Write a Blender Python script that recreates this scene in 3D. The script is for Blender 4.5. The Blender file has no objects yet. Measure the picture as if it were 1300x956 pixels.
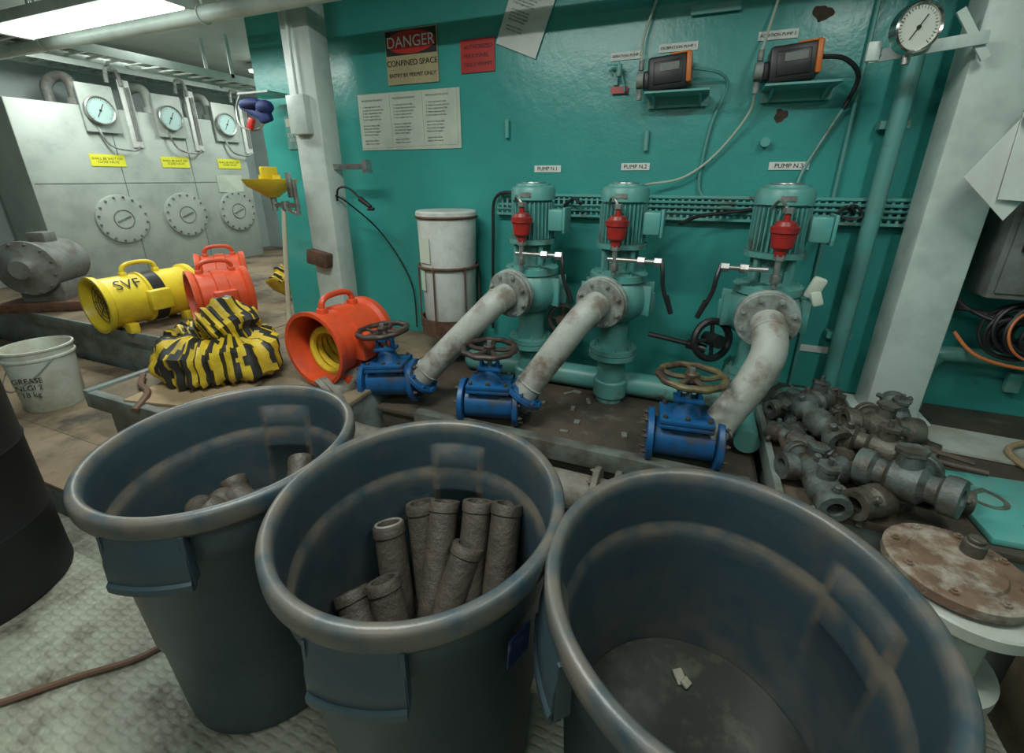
import bpy, bmesh, math, random
from mathutils import Matrix, Vector, Euler, noise
random.seed(7)
R=math.radians
# ------------------------------------------------------------------ materials
def M(name,c,c2=None,rough=.5,metal=0.,scale=6.,lo=.45,hi=.65,bump=0.,bscale=60.,emit=0.,c3=None,s3=3.,lo3=.6,hi3=.7,alpha=1,spec=.5,detail=8):
    m=bpy.data.materials.new(name); m.use_nodes=True; nt=m.node_tree; N=nt.nodes; L=nt.links
    p=N['Principled BSDF']; p.inputs['Base Color'].default_value=(*c,1); p.inputs['Roughness'].default_value=rough
    p.inputs['Metallic'].default_value=metal; p.inputs['Specular IOR Level'].default_value=spec
    tc=N.new('ShaderNodeTexCoord')
    def nz(s,d=8):
        n=N.new('ShaderNodeTexNoise'); n.inputs['Scale'].default_value=s; n.inputs['Detail'].default_value=d; n.inputs['Roughness'].default_value=.65
        L.new(tc.outputs['Object'],n.inputs['Vector']); return n
    def ramp(n,a,b):
        r=N.new('ShaderNodeMapRange'); r.inputs['From Min'].default_value=a; r.inputs['From Max'].default_value=b
        L.new(n.outputs['Fac'],r.inputs['Value']); return r
    src=None
    if c2:
        r=ramp(nz(scale,detail),lo,hi); mx=N.new('ShaderNodeMix'); mx.data_type='RGBA'
        mx.inputs['A'].default_value=(*c,1); mx.inputs['B'].default_value=(*c2,1); L.new(r.outputs[0],mx.inputs['Factor']); src=mx.outputs['Result']
    if c3:
        r=ramp(nz(s3),lo3,hi3); mx=N.new('ShaderNodeMix'); mx.data_type='RGBA'
        if src: L.new(src,mx.inputs['A'])
        else: mx.inputs['A'].default_value=(*c,1)
        mx.inputs['B'].default_value=(*c3,1); L.new(r.outputs[0],mx.inputs['Factor']); src=mx.outputs['Result']
    if src: L.new(src,p.inputs['Base Color'])
    if bump:
        b=N.new('ShaderNodeBump'); b.inputs['Strength'].default_value=bump; b.inputs['Distance'].default_value=.01
        L.new(nz(bscale,4).outputs['Fac'],b.inputs['Height']); L.new(b.outputs[0],p.inputs['Normal'])
    if emit:
        p.inputs['Emission Color'].default_value=(.9,1,.93,1); p.inputs['Emission Strength'].default_value=emit
    return m
teal=M('teal_wall_paint',(.050,.335,.300),(.040,.28,.255),rough=.28,scale=2.5,lo=.35,hi=.7,bump=.35,bscale=7,c3=(.13,.24,.19),s3=4,lo3=.66,hi3=.85)
teal_p=M('teal_pump_paint',(.085,.31,.285),(.13,.26,.23),rough=.4,scale=9,lo=.4,hi=.7,c3=(.10,.065,.04),s3=7,lo3=.58,hi3=.72,bump=.1)
teal_l=M('teal_light',(.10,.37,.34),(.17,.31,.28),rough=.45,scale=8,c3=(.13,.08,.05),s3=10,lo3=.6,hi3=.72)
white_p=M('white_post_paint',(.55,.62,.58),(.42,.48,.45),rough=.4,scale=5,c3=(.16,.10,.06),s3=6,lo3=.7,hi3=.8)
white_w=M('white_wall_paint',(.46,.53,.51),(.38,.45,.44),rough=.5,scale=2,bump=.1)
frontm=M('low_bounce_front_wall',(.18,.22,.21),(.13,.16,.15),rough=.6,scale=2)  # unseen wall behind the camera, tone darkened to cut bounce light
cabm=M('cabinet_paint',(.37,.41,.37),(.28,.32,.29),rough=.45,scale=3)
ceilm=M('ceiling_paint',(.42,.47,.44),(.34,.39,.37),rough=.6,scale=2)
rust=M('rust',(.12,.055,.03),(.05,.03,.02),rough=.8,scale=15,bump=.5)
rustflange=M('pale_rust_flange',(.17,.105,.07),(.10,.06,.04),rough=.7,scale=9,c3=(.38,.35,.29),s3=6,lo3=.52,hi3=.66,bump=.3)
rustpatch=M('rust_patch',(.07,.04,.025),(.03,.025,.02),rough=.8,scale=30)
iron=M('dark_iron',(.05,.042,.038),(.10,.06,.04),rough=.6,scale=14,bump=.3)
greypipe=M('grey_pipe_paint',(.36,.37,.34),(.25,.25,.21),rough=.5,scale=6,c3=(.14,.10,.07),s3=8,lo3=.50,hi3=.68,bump=.15)
dirtypipe=M('dirty_pipe',(.20,.19,.16),(.10,.08,.06),rough=.6,scale=8,lo=.38,hi=.6,bump=.3)
grimy=M('grimy_flange',(.30,.35,.33),(.13,.11,.09),rough=.55,scale=12,lo=.4,hi=.62)
blue=M('blue_valve_paint',(.007,.085,.235),(.007,.055,.15),rough=.42,scale=8,c3=(.05,.045,.045),s3=9,lo3=.54,hi3=.66,bump=.1)
steel=M('steel',(.45,.46,.45),(.25,.23,.2),rough=.35,metal=.8,scale=10)
chrome=M('chrome',(.6,.6,.58),None,rough=.2,metal=1)
brassy=M('weathered_fitting',(.12,.112,.088),(.050,.040,.03),rough=.5,metal=.3,scale=12,lo=.4,hi=.62,bump=.4,bscale=50)
brassy2=M('grey_fitting',(.11,.135,.13),(.06,.048,.036),rough=.5,metal=.2,scale=12,lo=.42,hi=.6,bump=.3)
core=M('rusty_core_tube',(.074,.060,.045),(.040,.033,.027),rough=.55,scale=18,lo=.35,hi=.65,bump=.45,bscale=50)
red=M('red_paint',(.34,.018,.014),(.18,.014,.012),rough=.4,scale=12)
redsign=M('red_sign',(.5,.03,.025),(.4,.03,.03),rough=.4)
black=M('black_plastic',(.014,.014,.015),None,rough=.4)
blackd=M('black_drum',(.006,.006,.007),(.011,.010,.010),rough=.6)
cable=M('black_cable',(.015,.015,.016),None,rough=.5)
orange=M('orange_plastic',(.66,.075,.02),(.45,.055,.02),rough=.42,scale=5,c3=(.16,.06,.03),s3=6,lo3=.60,hi3=.75)
orange_e=M('orange_panel',(.6,.15,.02),None,rough=.4)
yellow=M('yellow_plastic',(.76,.58,.03),(.6,.42,.03),rough=.4,scale=5)
yduct=M('yellow_duct_fabric',(.66,.47,.03),(.36,.25,.02),rough=.5,scale=6)
bduct=M('black_duct_stripe',(.02,.02,.018),None,rough=.5)
ply=M('plywood',(.24,.18,.115),(.15,.115,.075),rough=.75,scale=3,c3=(.06,.05,.038),s3=2.5,lo3=.49,hi3=.64,bump=.2)
mud=M('rusty_deck',(.08,.06,.042),(.035,.032,.028),rough=.6,scale=4,c3=(.16,.14,.11),s3=6,lo3=.6,hi3=.75,bump=.4)
greydeck=M('grey_steel_edge',(.18,.22,.21),(.09,.09,.075),rough=.5,scale=5)
beamm=M('dirty_plinth_beam',(.12,.14,.125),(.06,.05,.04),rough=.55,scale=7,lo=.4,hi=.6)
cardb=M('cardboard',(.33,.24,.14),(.25,.18,.10),rough=.8,scale=4)
paper=M('paper',(.72,.74,.70),(.62,.63,.6),rough=.7,scale=3)
papery=M('paper_aged',(.52,.57,.47),(.4,.45,.38),rough=.6,scale=3)
plate_w=M('pale_plate',(.42,.44,.40),(.3,.28,.24),rough=.5,scale=4,c3=(.2,.12,.07),s3=5,lo3=.6,hi3=.7)
white_pl=M('white_plastic',(.60,.63,.60),(.45,.45,.41),rough=.45,scale=5)
bucketm=M('bucket_plastic',(.55,.58,.52),(.4,.38,.28),rough=.5,scale=6)
tan=M('tan_sign',(.42,.36,.20),(.35,.3,.17),rough=.6)
ylabel=M('yellow_label',(.68,.66,.04),None,rough=.5)
ink=M('ink',(.02,.02,.02),None,rough=.6)
whiteink=M('white_ink',(.75,.75,.72),None,rough=.6)
bluelab=M('blue_label',(.01,.025,.11),(.2,.2,.22),rough=.5,scale=30,lo=.55,hi=.7)
dial=M('dial_face',(.68,.68,.60),None,rough=.3)
dialteal=M('dial_teal',(.34,.48,.46),None,rough=.3)
greym=M('grey_machine',(.17,.18,.17),(.10,.085,.07),rough=.5,scale=6,bump=.2)
clear=M('milky_hose',(.45,.5,.42),None,rough=.3)
creamhose=M('cream_hose',(.55,.5,.38),None,rough=.4)
brownhose=M('brown_hose',(.13,.07,.045),None,rough=.5)
orangecab=M('orange_cable',(.5,.14,.04),None,rough=.5)
blueclo=M('blue_cloth',(.008,.025,.14),(.008,.015,.07),rough=.7)
rag=M('rag',(.28,.28,.22),(.18,.16,.12),rough=.8)
sludge=M('sludge',(.030,.032,.027),(.075,.075,.06),rough=.12,scale=9,lo=.5,hi=.7,bump=.1,bscale=8)
debris=M('debris',(.05,.04,.03),(.03,.025,.02),rough=.8,scale=20,bump=.6)
scrapm=M('scrap',(.20,.20,.17),(.10,.09,.07),rough=.7,scale=9)
lampm=M('lamp_diffuser',(.9,.95,.9),None,rough=.4,emit=5)
stencil=M('dark_stencil',(.10,.085,.06),(.1,.2,.17),rough=.6,scale=20)
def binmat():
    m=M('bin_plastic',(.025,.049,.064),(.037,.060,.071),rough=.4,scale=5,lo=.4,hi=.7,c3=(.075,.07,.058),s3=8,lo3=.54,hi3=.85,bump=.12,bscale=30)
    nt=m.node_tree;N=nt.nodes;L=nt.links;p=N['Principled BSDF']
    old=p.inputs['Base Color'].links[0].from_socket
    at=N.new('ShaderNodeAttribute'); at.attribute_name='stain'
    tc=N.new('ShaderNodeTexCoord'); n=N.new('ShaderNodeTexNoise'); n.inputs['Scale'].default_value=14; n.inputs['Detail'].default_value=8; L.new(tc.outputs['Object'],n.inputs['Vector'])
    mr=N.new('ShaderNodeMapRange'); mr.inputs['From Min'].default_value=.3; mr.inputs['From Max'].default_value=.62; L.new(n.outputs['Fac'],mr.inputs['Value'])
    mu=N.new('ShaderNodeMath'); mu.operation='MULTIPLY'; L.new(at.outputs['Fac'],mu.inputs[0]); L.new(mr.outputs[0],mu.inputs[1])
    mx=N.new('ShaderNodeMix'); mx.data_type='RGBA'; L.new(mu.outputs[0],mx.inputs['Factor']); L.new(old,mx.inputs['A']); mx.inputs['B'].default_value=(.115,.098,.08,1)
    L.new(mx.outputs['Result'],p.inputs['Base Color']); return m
binm=binmat()
def checker_floor():
    m=M('checker_plate_floor',(.33,.345,.28),(.22,.22,.17),rough=.5,scale=3,c3=(.08,.065,.045),s3=4,lo3=.50,hi3=.68)
    nt=m.node_tree;N=nt.nodes;L=nt.links;p=N['Principled BSDF']
    tc=N.new('ShaderNodeTexCoord'); h=None
    for rot,off in ((45,0),(-45,.5)):
        mp=N.new('ShaderNodeMapping'); mp.inputs['Rotation'].default_value=(0,0,R(rot)); mp.inputs['Scale'].default_value=(12,30,1); mp.inputs['Location'].default_value=(off,off,0)
        L.new(tc.outputs['Object'],mp.inputs['Vector'])
        v=N.new('ShaderNodeTexVoronoi'); v.voronoi_dimensions='2D'; v.inputs['Randomness'].default_value=0; v.inputs['Scale'].default_value=1; L.new(mp.outputs[0],v.inputs['Vector'])
        mr=N.new('ShaderNodeMapRange'); mr.inputs['From Min'].default_value=.38; mr.inputs['From Max'].default_value=.2; L.new(v.outputs['Distance'],mr.inputs['Value'])
        if h is None: h=mr.outputs[0]
        else:
            a=N.new('ShaderNodeMath'); a.operation='MAXIMUM'; L.new(h,a.inputs[0]); L.new(mr.outputs[0],a.inputs[1]); h=a.outputs[0]
    b=N.new('ShaderNodeBump'); b.inputs['Strength'].default_value=.8; b.inputs['Distance'].default_value=.004; L.new(h,b.inputs['Height']); L.new(b.outputs[0],p.inputs['Normal'])
    return m
floorm=checker_floor()
# ------------------------------------------------------------------ builders
def track(p,d):
    return Matrix.Translation(Vector(p))@Vector(d).normalized().to_track_quat('Z','Y').to_matrix().to_4x4()
class B:
    def __init__(s): s.bm=bmesh.new()
    def box(s,c,size,rot=(0,0,0),bev=0.):
        m=Matrix.Translation(Vector(c))@Euler([R(a) for a in rot]).to_matrix().to_4x4()@Matrix.Diagonal((*size,1))
        r=bmesh.ops.create_cube(s.bm,size=1,matrix=m)
        if bev:
            es={e for v in r['verts'] for e in v.link_edges}
            bmesh.ops.bevel(s.bm,geom=list(es),offset=bev,segments=2,affect='EDGES',profile=.5)
        return s
    def lathe(s,prof,M=Matrix(),seg=32,rf=None,flip=False,layer=None):
        rings=[]
        for i,(r,z) in enumerate(prof):
            if r<1e-6: rings.append([s.bm.verts.new(M@Vector((0,0,z)))])
            else:
                ring=[]
                for k in range(seg):
                    a=2*math.pi*k/seg; rr=rf(i,r,z,a) if rf else r
                    v=s.bm.verts.new(M@Vector((rr*math.cos(a),rr*math.sin(a),z)))
                    if layer is not None: v[layer[0]]=layer[1](i,r,z,a)
                    ring.append(v)
                rings.append(ring)
        for a,b in zip(rings[:-1],rings[1:]):
            for k in range(seg):
                k2=(k+1)%seg
                if len(a)==1 and len(b)==1: continue
                if len(a)==1: f=[a[0],b[k2],b[k]]
                elif len(b)==1: f=[a[k],a[k2],b[0]]
                else: f=[a[k],a[k2],b[k2],b[k]]
                try: s.bm.faces.new(f)
                except ValueError: pass
        return s
    def cyl(s,p0,p1,r,r2=None,seg=24,bev=0.):
        p0=Vector(p0);p1=Vector(p1);d=p1-p0;L=d.length; r2=r if r2 is None else r2
        b=min(bev,L*.3,r*.3,max(r2,1e-4)*.3)
        pr=[(0,0),(r-b,0),(r,b),(r2,L-b),(r2-b,L),(0,L)] if b>0 else [(0,0),(r,0),(r2,L),(0,L)]
        return s.lathe(pr,track(p0,d),seg)
    def sph(s,c,r,sc=(1,1,1),seg=20):
        bmesh.ops.create_uvsphere(s.bm,u_segments=seg,v_segments=seg//2,radius=r,matrix=Matrix.Translation(Vector(c))@Matrix.Diagonal((*sc,1))); return s
    def tube(s,pts,r,seg=10,sub=6,closed=False,rf=None,mf=None,cap=True):
        P=[Vector(p) for p in pts]; n=len(P); out=[]
        if sub>1 and n>2:
            rng=range(n if closed else n-1)
            for i in rng:
                if closed: a,b,c,d=P[(i-1)%n],P[i],P[(i+1)%n],P[(i+2)%n]
                else: a,b,c,d=P[max(i-1,0)],P[i],P[i+1],P[min(i+2,n-1)]
                for k in range(sub):
                    t=k/sub
                    out.append(.5*((2*b)+(c-a)*t+(2*a-5*b+4*c-d)*t*t+(3*b-a-3*c+d)*t**3))
            if not closed: out.append(P[-1])
        else: out=P
        m=len(out); rings=[]; up=None
        for i,p in enumerate(out):
            q=out[(i+1)%m] if (closed or i<m-1) else p; o=out[i-1] if (closed or i>0) else p
            t=(q-o).normalized()
            if up is None: up=t.orthogonal().normalized()
            else:
                up=(up-t*up.dot(t)); up=up.normalized() if up.length>1e-6 else t.orthogonal().normalized()
            bi=t.cross(up); 
            rings.append([s.bm.verts.new(p+(up*math.cos(2*math.pi*k/seg)+bi*math.sin(2*math.pi*k/seg))*(rf(i/(m-1),2*math.pi*k/seg) if rf else r)) for k in range(seg)])
        for i in range(m if closed else m-1):
            a=rings[i];b=rings[(i+1)%m]
            for k in range(seg):
                f=s.bm.faces.new([a[k],a[(k+1)%seg],b[(k+1)%seg],b[k]])
                if mf: f.material_index=mf(i,k,m,seg)
        if cap and not closed:
            s.bm.faces.new(rings[0][::-1]); s.bm.faces.new(rings[-1])
        return s
    def ring(s,c,n,Rr,r,seg=32,ts=8,wave=0,wn=5):
        T=track(c,n); pts=[]
        for k in range(seg):
            a=2*math.pi*k/seg; rr=Rr*(1+wave*math.cos(wn*a)); pts.append(T@Vector((rr*math.cos(a),rr*math.sin(a),0)))
        return s.tube(pts,r,seg=ts,sub=1,closed=True)
    def bolts(s,c,n,Rr,num,r=.008,h=.012,off=0):
        T=track(c,n)
        for k in range(num):
            a=2*math.pi*(k+.5)/num; p=T@Vector((Rr*math.cos(a),Rr*math.sin(a),off)); q=T@Vector((Rr*math.cos(a),Rr*math.sin(a),off+h))
            s.cyl(p,q,r,seg=6)
            q2=T@Vector((Rr*math.cos(a),Rr*math.sin(a),off+h*1.6)); s.cyl(q,q2,r*.5,seg=8)
        return s
    def arc(s,h,dth,rz,th,n=16):
        cols=[]
        for i in range(n+1):
            a=h-dth+2*dth*i/n; ca,sa=math.cos(a),math.sin(a)
            loop=[s.bm.verts.new((r*ca,r*sa,z)) for r,z in rz]+[s.bm.verts.new(((r-th)*ca,(r-th)*sa,z)) for r,z in reversed(rz)]
            cols.append(loop)
        m=len(cols[0])
        for a,b in zip(cols[:-1],cols[1:]):
            for k in range(m): s.bm.faces.new([a[k],a[(k+1)%m],b[(k+1)%m],b[k]])
        s.bm.faces.new(cols[0][::-1]); s.bm.faces.new(cols[-1]); return s
class G:
    def __init__(s,name,loc=(0,0,0),rot=(0,0,0),scale=1):
        s.e=bpy.data.objects.new(name,None); s.e.empty_display_size=.05; bpy.context.collection.objects.link(s.e)
        s.e.location=loc; s.e.rotation_euler=[R(a) for a in rot]; s.e.scale=(scale,)*3
    def add(s,name,b,*mats,smooth=True,ang=35):
        bmesh.ops.recalc_face_normals(b.bm,faces=b.bm.faces)
        me=bpy.data.meshes.new(name); b.bm.to_mesh(me); b.bm.free()
        for m in mats: me.materials.append(m)
        if smooth:
            for p in me.polygons: p.use_smooth=True
            me.set_sharp_from_angle(angle=R(ang))
        o=bpy.data.objects.new(name,me); bpy.context.collection.objects.link(o); o.parent=s.e; return o
    def text(s,name,t,loc,size,mat,rot=(90,0,0),align='CENTER',ext=.0003,sp=1.,sx=1.):
        cu=bpy.data.curves.new(name,'FONT'); cu.body=t; cu.size=size; cu.align_x=align; cu.align_y='CENTER'; cu.extrude=ext; cu.space_line=sp
        cu.materials.append(mat); o=bpy.data.objects.new(name,cu); bpy.context.collection.objects.link(o); o.parent=s.e
        o.location=loc; o.rotation_euler=[R(a) for a in rot]; o.scale=(sx,1,1); return o
def single(name,b,*mats,loc=(0,0,0),rot=(0,0,0),smooth=True,ang=35):
    bmesh.ops.recalc_face_normals(b.bm,faces=b.bm.faces)
    me=bpy.data.meshes.new(name); b.bm.to_mesh(me); b.bm.free()
    for m in mats: me.materials.append(m)
    if smooth:
        for p in me.polygons: p.use_smooth=True
        me.set_sharp_from_angle(angle=R(ang))
    o=bpy.data.objects.new(name,me); bpy.context.collection.objects.link(o); o.location=loc; o.rotation_euler=[R(a) for a in rot]; return o
# ------------------------------------------------------------------ room
X0,X1,Y0,Y1,ZC=-6.2,2.0,-1.8,5.2,2.7
single('floor',B().box(((X0+X1)/2,(Y0+Y1)/2,-.05),(X1-X0+.2,Y1-Y0+.2,.1)),floorm)
single('ceiling',B().box(((X0+X1)/2,(Y0+Y1)/2,ZC+.05),(X1-X0+.2,Y1-Y0+.2,.1)),ceilm)
single('wall_back',B().box(((-2.85+X1)/2,2.55,ZC/2),(X1+2.85,.1,ZC)),teal)
single('wall_recess',B().box((-2.8,3.9,ZC/2),(.1,2.6,ZC)),teal)
single('wall_far',B().box(((X0-2.85)/2,Y1+.05,ZC/2),(-2.85-X0,.1,ZC)),white_w)
single('wall_left',B().box((X0-.05,(Y0+Y1)/2,ZC/2),(.1,Y1-Y0,ZC)),white_w)
single('wall_right',B().box((X1+.05,(Y0+2.5)/2,ZC/2),(.1,2.5-Y0,ZC)),teal)
single('wall_front',B().box(((X0+X1)/2,Y0-.05,ZC/2),(X1-X0,.1,ZC)),frontm)
def pb(b,x0,x1,y0,y1,z0,z1,bev=.004): return b.box(((x0+x1)/2,(y0+y1)/2,(z0+z1)/2),(x1-x0,y1-y0,z1-z0),bev=bev)
def deck(name,x0,x1,y0,y1,z,top,side,edge=None,em=None):
    g=G(name,(0,0,0)); b=B(); pb(b,x0,x1,y0,y1,z-.025,z); g.add('top_sheet',b,top); b=B(); pb(b,x0+.015,x1-.01,y0+.015,y1-.002,0,z-.026); g.add('support_frame',b,side)
    if edge:
        b=B()
        for e in edge: pb(b,*e)
        g.add('steel_angle',b,em or greydeck)
deck('floor_platform_left',-2.68,-1.42,1.10,2.49,.5,ply,greydeck,[(-2.72,-2.68,1.06,1.71,.42,.515),(-2.72,-1.42,1.06,1.10,.42,.505)])
deck('floor_platform_rear',-6.15,-2.69,1.74,5.15,.5,ply,greydeck,[(-6.1,-2.7,1.725,1.745,.42,.503)])
deck('floor_step',-6.15,-2.05,.78,1.05,.2,ply,greydeck)
deck('floor_step',-6.15,-2.74,1.05,1.72,.2,ply,greydeck)
deck('floor_pump_plinth',-1.41,.34,1.64,2.49,.40,mud,mud,[(-1.15,.30,1.585,1.64,.36,.445)],beamm)
deck('floor_side_deck',.375,1.98,1.44,2.49,.50,mud,greydeck,[(.35,.375,1.42,2.3,.44,.525)])
b=B(); b.box((0,0,0),(.5,.3,.010),(0,0,12)); b.box((.25,.02,.008),(.3,.2,.005),(0,0,-20)); single('cardboard_sheet',b,cardb,loc=(-2.2,1.27,.508))
b=B(); b.box((0,0,0),(.50,.22,.01),(0,0,-4)); single('pale_steel_plate',b,plate_w,loc=(1.22,2.10,.508))
b=B(); b.box((0,0,0),(.36,.24,.01),(0,0,8)); single('cardboard_sheet',b,cardb,loc=(1.72,2.02,.508))
def post(x,y,w,d,name='white_column'):
    g=G(name,(x,y,.5)); b=B(); b.box((0,0,(ZC-.5)/2),(w,d,ZC-.5),bev=.012); b.box((0,0,.01),(w+.08,d+.06,.02),bev=.004); g.add('column_shaft',b,white_p); return g
pL=post(-2.13,2.24,.20,.14); pR=post(.885,2.31,.19,.16)
b=B(); b.box((-.02,-.09,1.33),(.13,.05,.20),bev=.006); b.cyl((-.02,-.09,1.43),(-.02,-.09,1.9),.008); pL.add('junction_box',b,white_p)
b=B(); b.box((.2,.0,1.06),(.3,.03,.03)); b.box((.34,-.01,1.06),(.03,.05,.07)); pL.add('bracket_arm',b,steel)
b=B(); b.box((-.02,-.1,.53),(.16,.06,.09),(0,10,0),bev=.01); pL.add('rusty_clamp',b,rust)
# ------------------------------------------------------------------ bins
def bin_(x,y,ha):
    g=G('rubbish_bin',(x,y,0)); g.e.scale=(1,1.04,1); b=B(); lay=b.bm.verts.layers.float.new('stain')
    prof=[(0,.0),(.235,0),(.245,.012),(.250,.06),(.262,.33),(.270,.34),(.284,.68),(.297,.69),(.302,.775),(.318,.778),(.323,.79),(.323,.822),(.317,.832),(.304,.833),
          (.296,.826),(.292,.80),(.290,.775),(.2895,.765),(.289,.755),(.288,.70),(.2875,.690),(.279,.678),(.276,.655),(.275,.63),(.2745,.622),(.274,.614),(.266,.45),(.254,.25),(.244,.08),(.235,.062),(0,.06)]
    def da(a): 
        return min(abs((a-h+math.pi)%(2*math.pi)-math.pi) for h in (ha,ha+math.pi))
    def rf(i,r,z,a):
        if 17<i<25 and da(a)<.28:
            k=min(1,(.28-da(a))/.04); return r-(.011 if z>.68 else .006)*k
        return r
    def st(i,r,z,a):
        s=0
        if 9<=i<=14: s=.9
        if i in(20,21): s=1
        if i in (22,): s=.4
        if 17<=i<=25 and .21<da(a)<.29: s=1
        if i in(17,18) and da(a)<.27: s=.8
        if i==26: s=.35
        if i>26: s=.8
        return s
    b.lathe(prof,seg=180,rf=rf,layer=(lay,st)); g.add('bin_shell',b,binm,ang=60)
    for h in (ha,ha+math.pi):
        b=B()
        b.arc(h,.27,[(.322,.790),(.324,.77),(.333,.72),(.336,.665),(.332,.655)],.010)
        b.arc(h,.27,[(.336,.676),(.341,.670),(.341,.653),(.334,.649)],.018)
        for s_ in(-1,1):
            b.arc(h+s_*.265,.012,[(.326,.785),(.331,.70),(.331,.658)],.030,n=2)
        g.add('bin_handle',b,binm)
    return g
def tube_piece(b,p0,p1,r=.042):
    p0=Vector(p0);p1=Vector(p1);L=(p1-p0).length;T=track(p0,p1-p0)
    w=r*.68
    pr=[(w,.05),(w,0),(r*.97,0),(r,.004),(r,.022),(r*.93,.026),(r*.93,L-.03),(r,L-.026),(r,L-.004),(r*.97,L),(w,L),(w*.95,L-.05),(0,L-.055)]
    b.lathe(pr,T,seg=28)
bin1=bin_(-1.125,.70,R(-68)); bin2=bin_(-.503,.695,R(-77)); bin3=bin_(.130,.70,R(26))
b=B()
for p0,p1 in [((.15,.02,.31),(.115,.225,.66)),((.07,.03,.30),(.025,.225,.64)),((-.02,.0,.30),(-.075,.21,.62)),((-.05,.08,.28),(-.145,.19,.61)),
              ((-.12,.03,.30),(-.205,.115,.575)),((-.03,-.08,.28),(-.145,.005,.51)),((-.08,-.12,.30),(-.225,-.03,.475)),((-.02,-.18,.32),(-.215,-.115,.45)),((.06,-.20,.30),(-.155,-.185,.43)),
              ((.20,-.03,.30),(.21,.12,.50)),((.13,-.08,.32),(.1,.1,.40)),((.02,-.1,.29),(.04,.15,.34)),((-.15,.0,.28),(.1,-.02,.30)),((.2,.02,.33),(-.02,.05,.30)),((-.15,-.1,.28),(.12,-.14,.30)),((.0,-.04,.30),(.035,.145,.56)),((.10,-.12,.33),(.17,.04,.44))]:
    tube_piece(b,p0,p1,.044)
bin2.add('rusty_core_tubes',b,core)
b=B(); b.lathe([(0,.26),(.1,.265),(.2,.255),(.25,.25)],seg=40); bin2.add('debris_layer',b,debris)
b=B(); b.ring((-.205,.116,.577),(-.3,.35,1),.035,.004); bin2.add('dull_collar',b,dirtypipe)
b=B()
for i in range(16):
    a=random.uniform(0,6.28); rr=random.uniform(0,.17); c=Vector((rr*math.cos(a),rr*math.sin(a),.52+random.uniform(0,.03)+.05*(1-rr/.17))); d=Vector((random.uniform(-1,1),random.uniform(-1,1),random.uniform(-.2,.6))).normalized()*.07
    tube_piece(b,c-d,c+d,.038)
tube_piece(b,(.10,.08,.56),(.02,.19,.64),.038); tube_piece(b,(.13,.10,.55),(.10,.20,.64),.034)
bin1.add('rusty_couplings',b,core)
b=B(); b.lathe([(0,.5),(.15,.49),(.262,.47)],seg=40); bin1.add('debris_layer',b,debris)
b=B(); b.lathe([(0,.332),(.257,.332)],seg=64); bin3.add('murky_liquid',b,sludge)
b=B(); b.box((-.03,.155,.338),(.025,.035,.01),(8,-5,30),bev=.004); b.box((-.015,.145,.34),(.025,.02,.008),(18,10,60),bev=.003); bin3.add('floating_rag',b,rag)
b=B(); T=Matrix.Rotation(R(-20),4,'Z'); b.box((.297,0,.63),(.004,.06,.08),(0,4,0))
for v in b.bm.verts: v.co=T@v.co
bin2.add('blue_label',b,bluelab)
b=B(); T=Matrix.Rotation(R(-12),4,'Z'); b.box((.304,0,.745),(.003,.035,.035),(0,4,0))
for v in b.bm.verts: v.co=T@v.co
bin1.add('white_label',b,paper)
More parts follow.
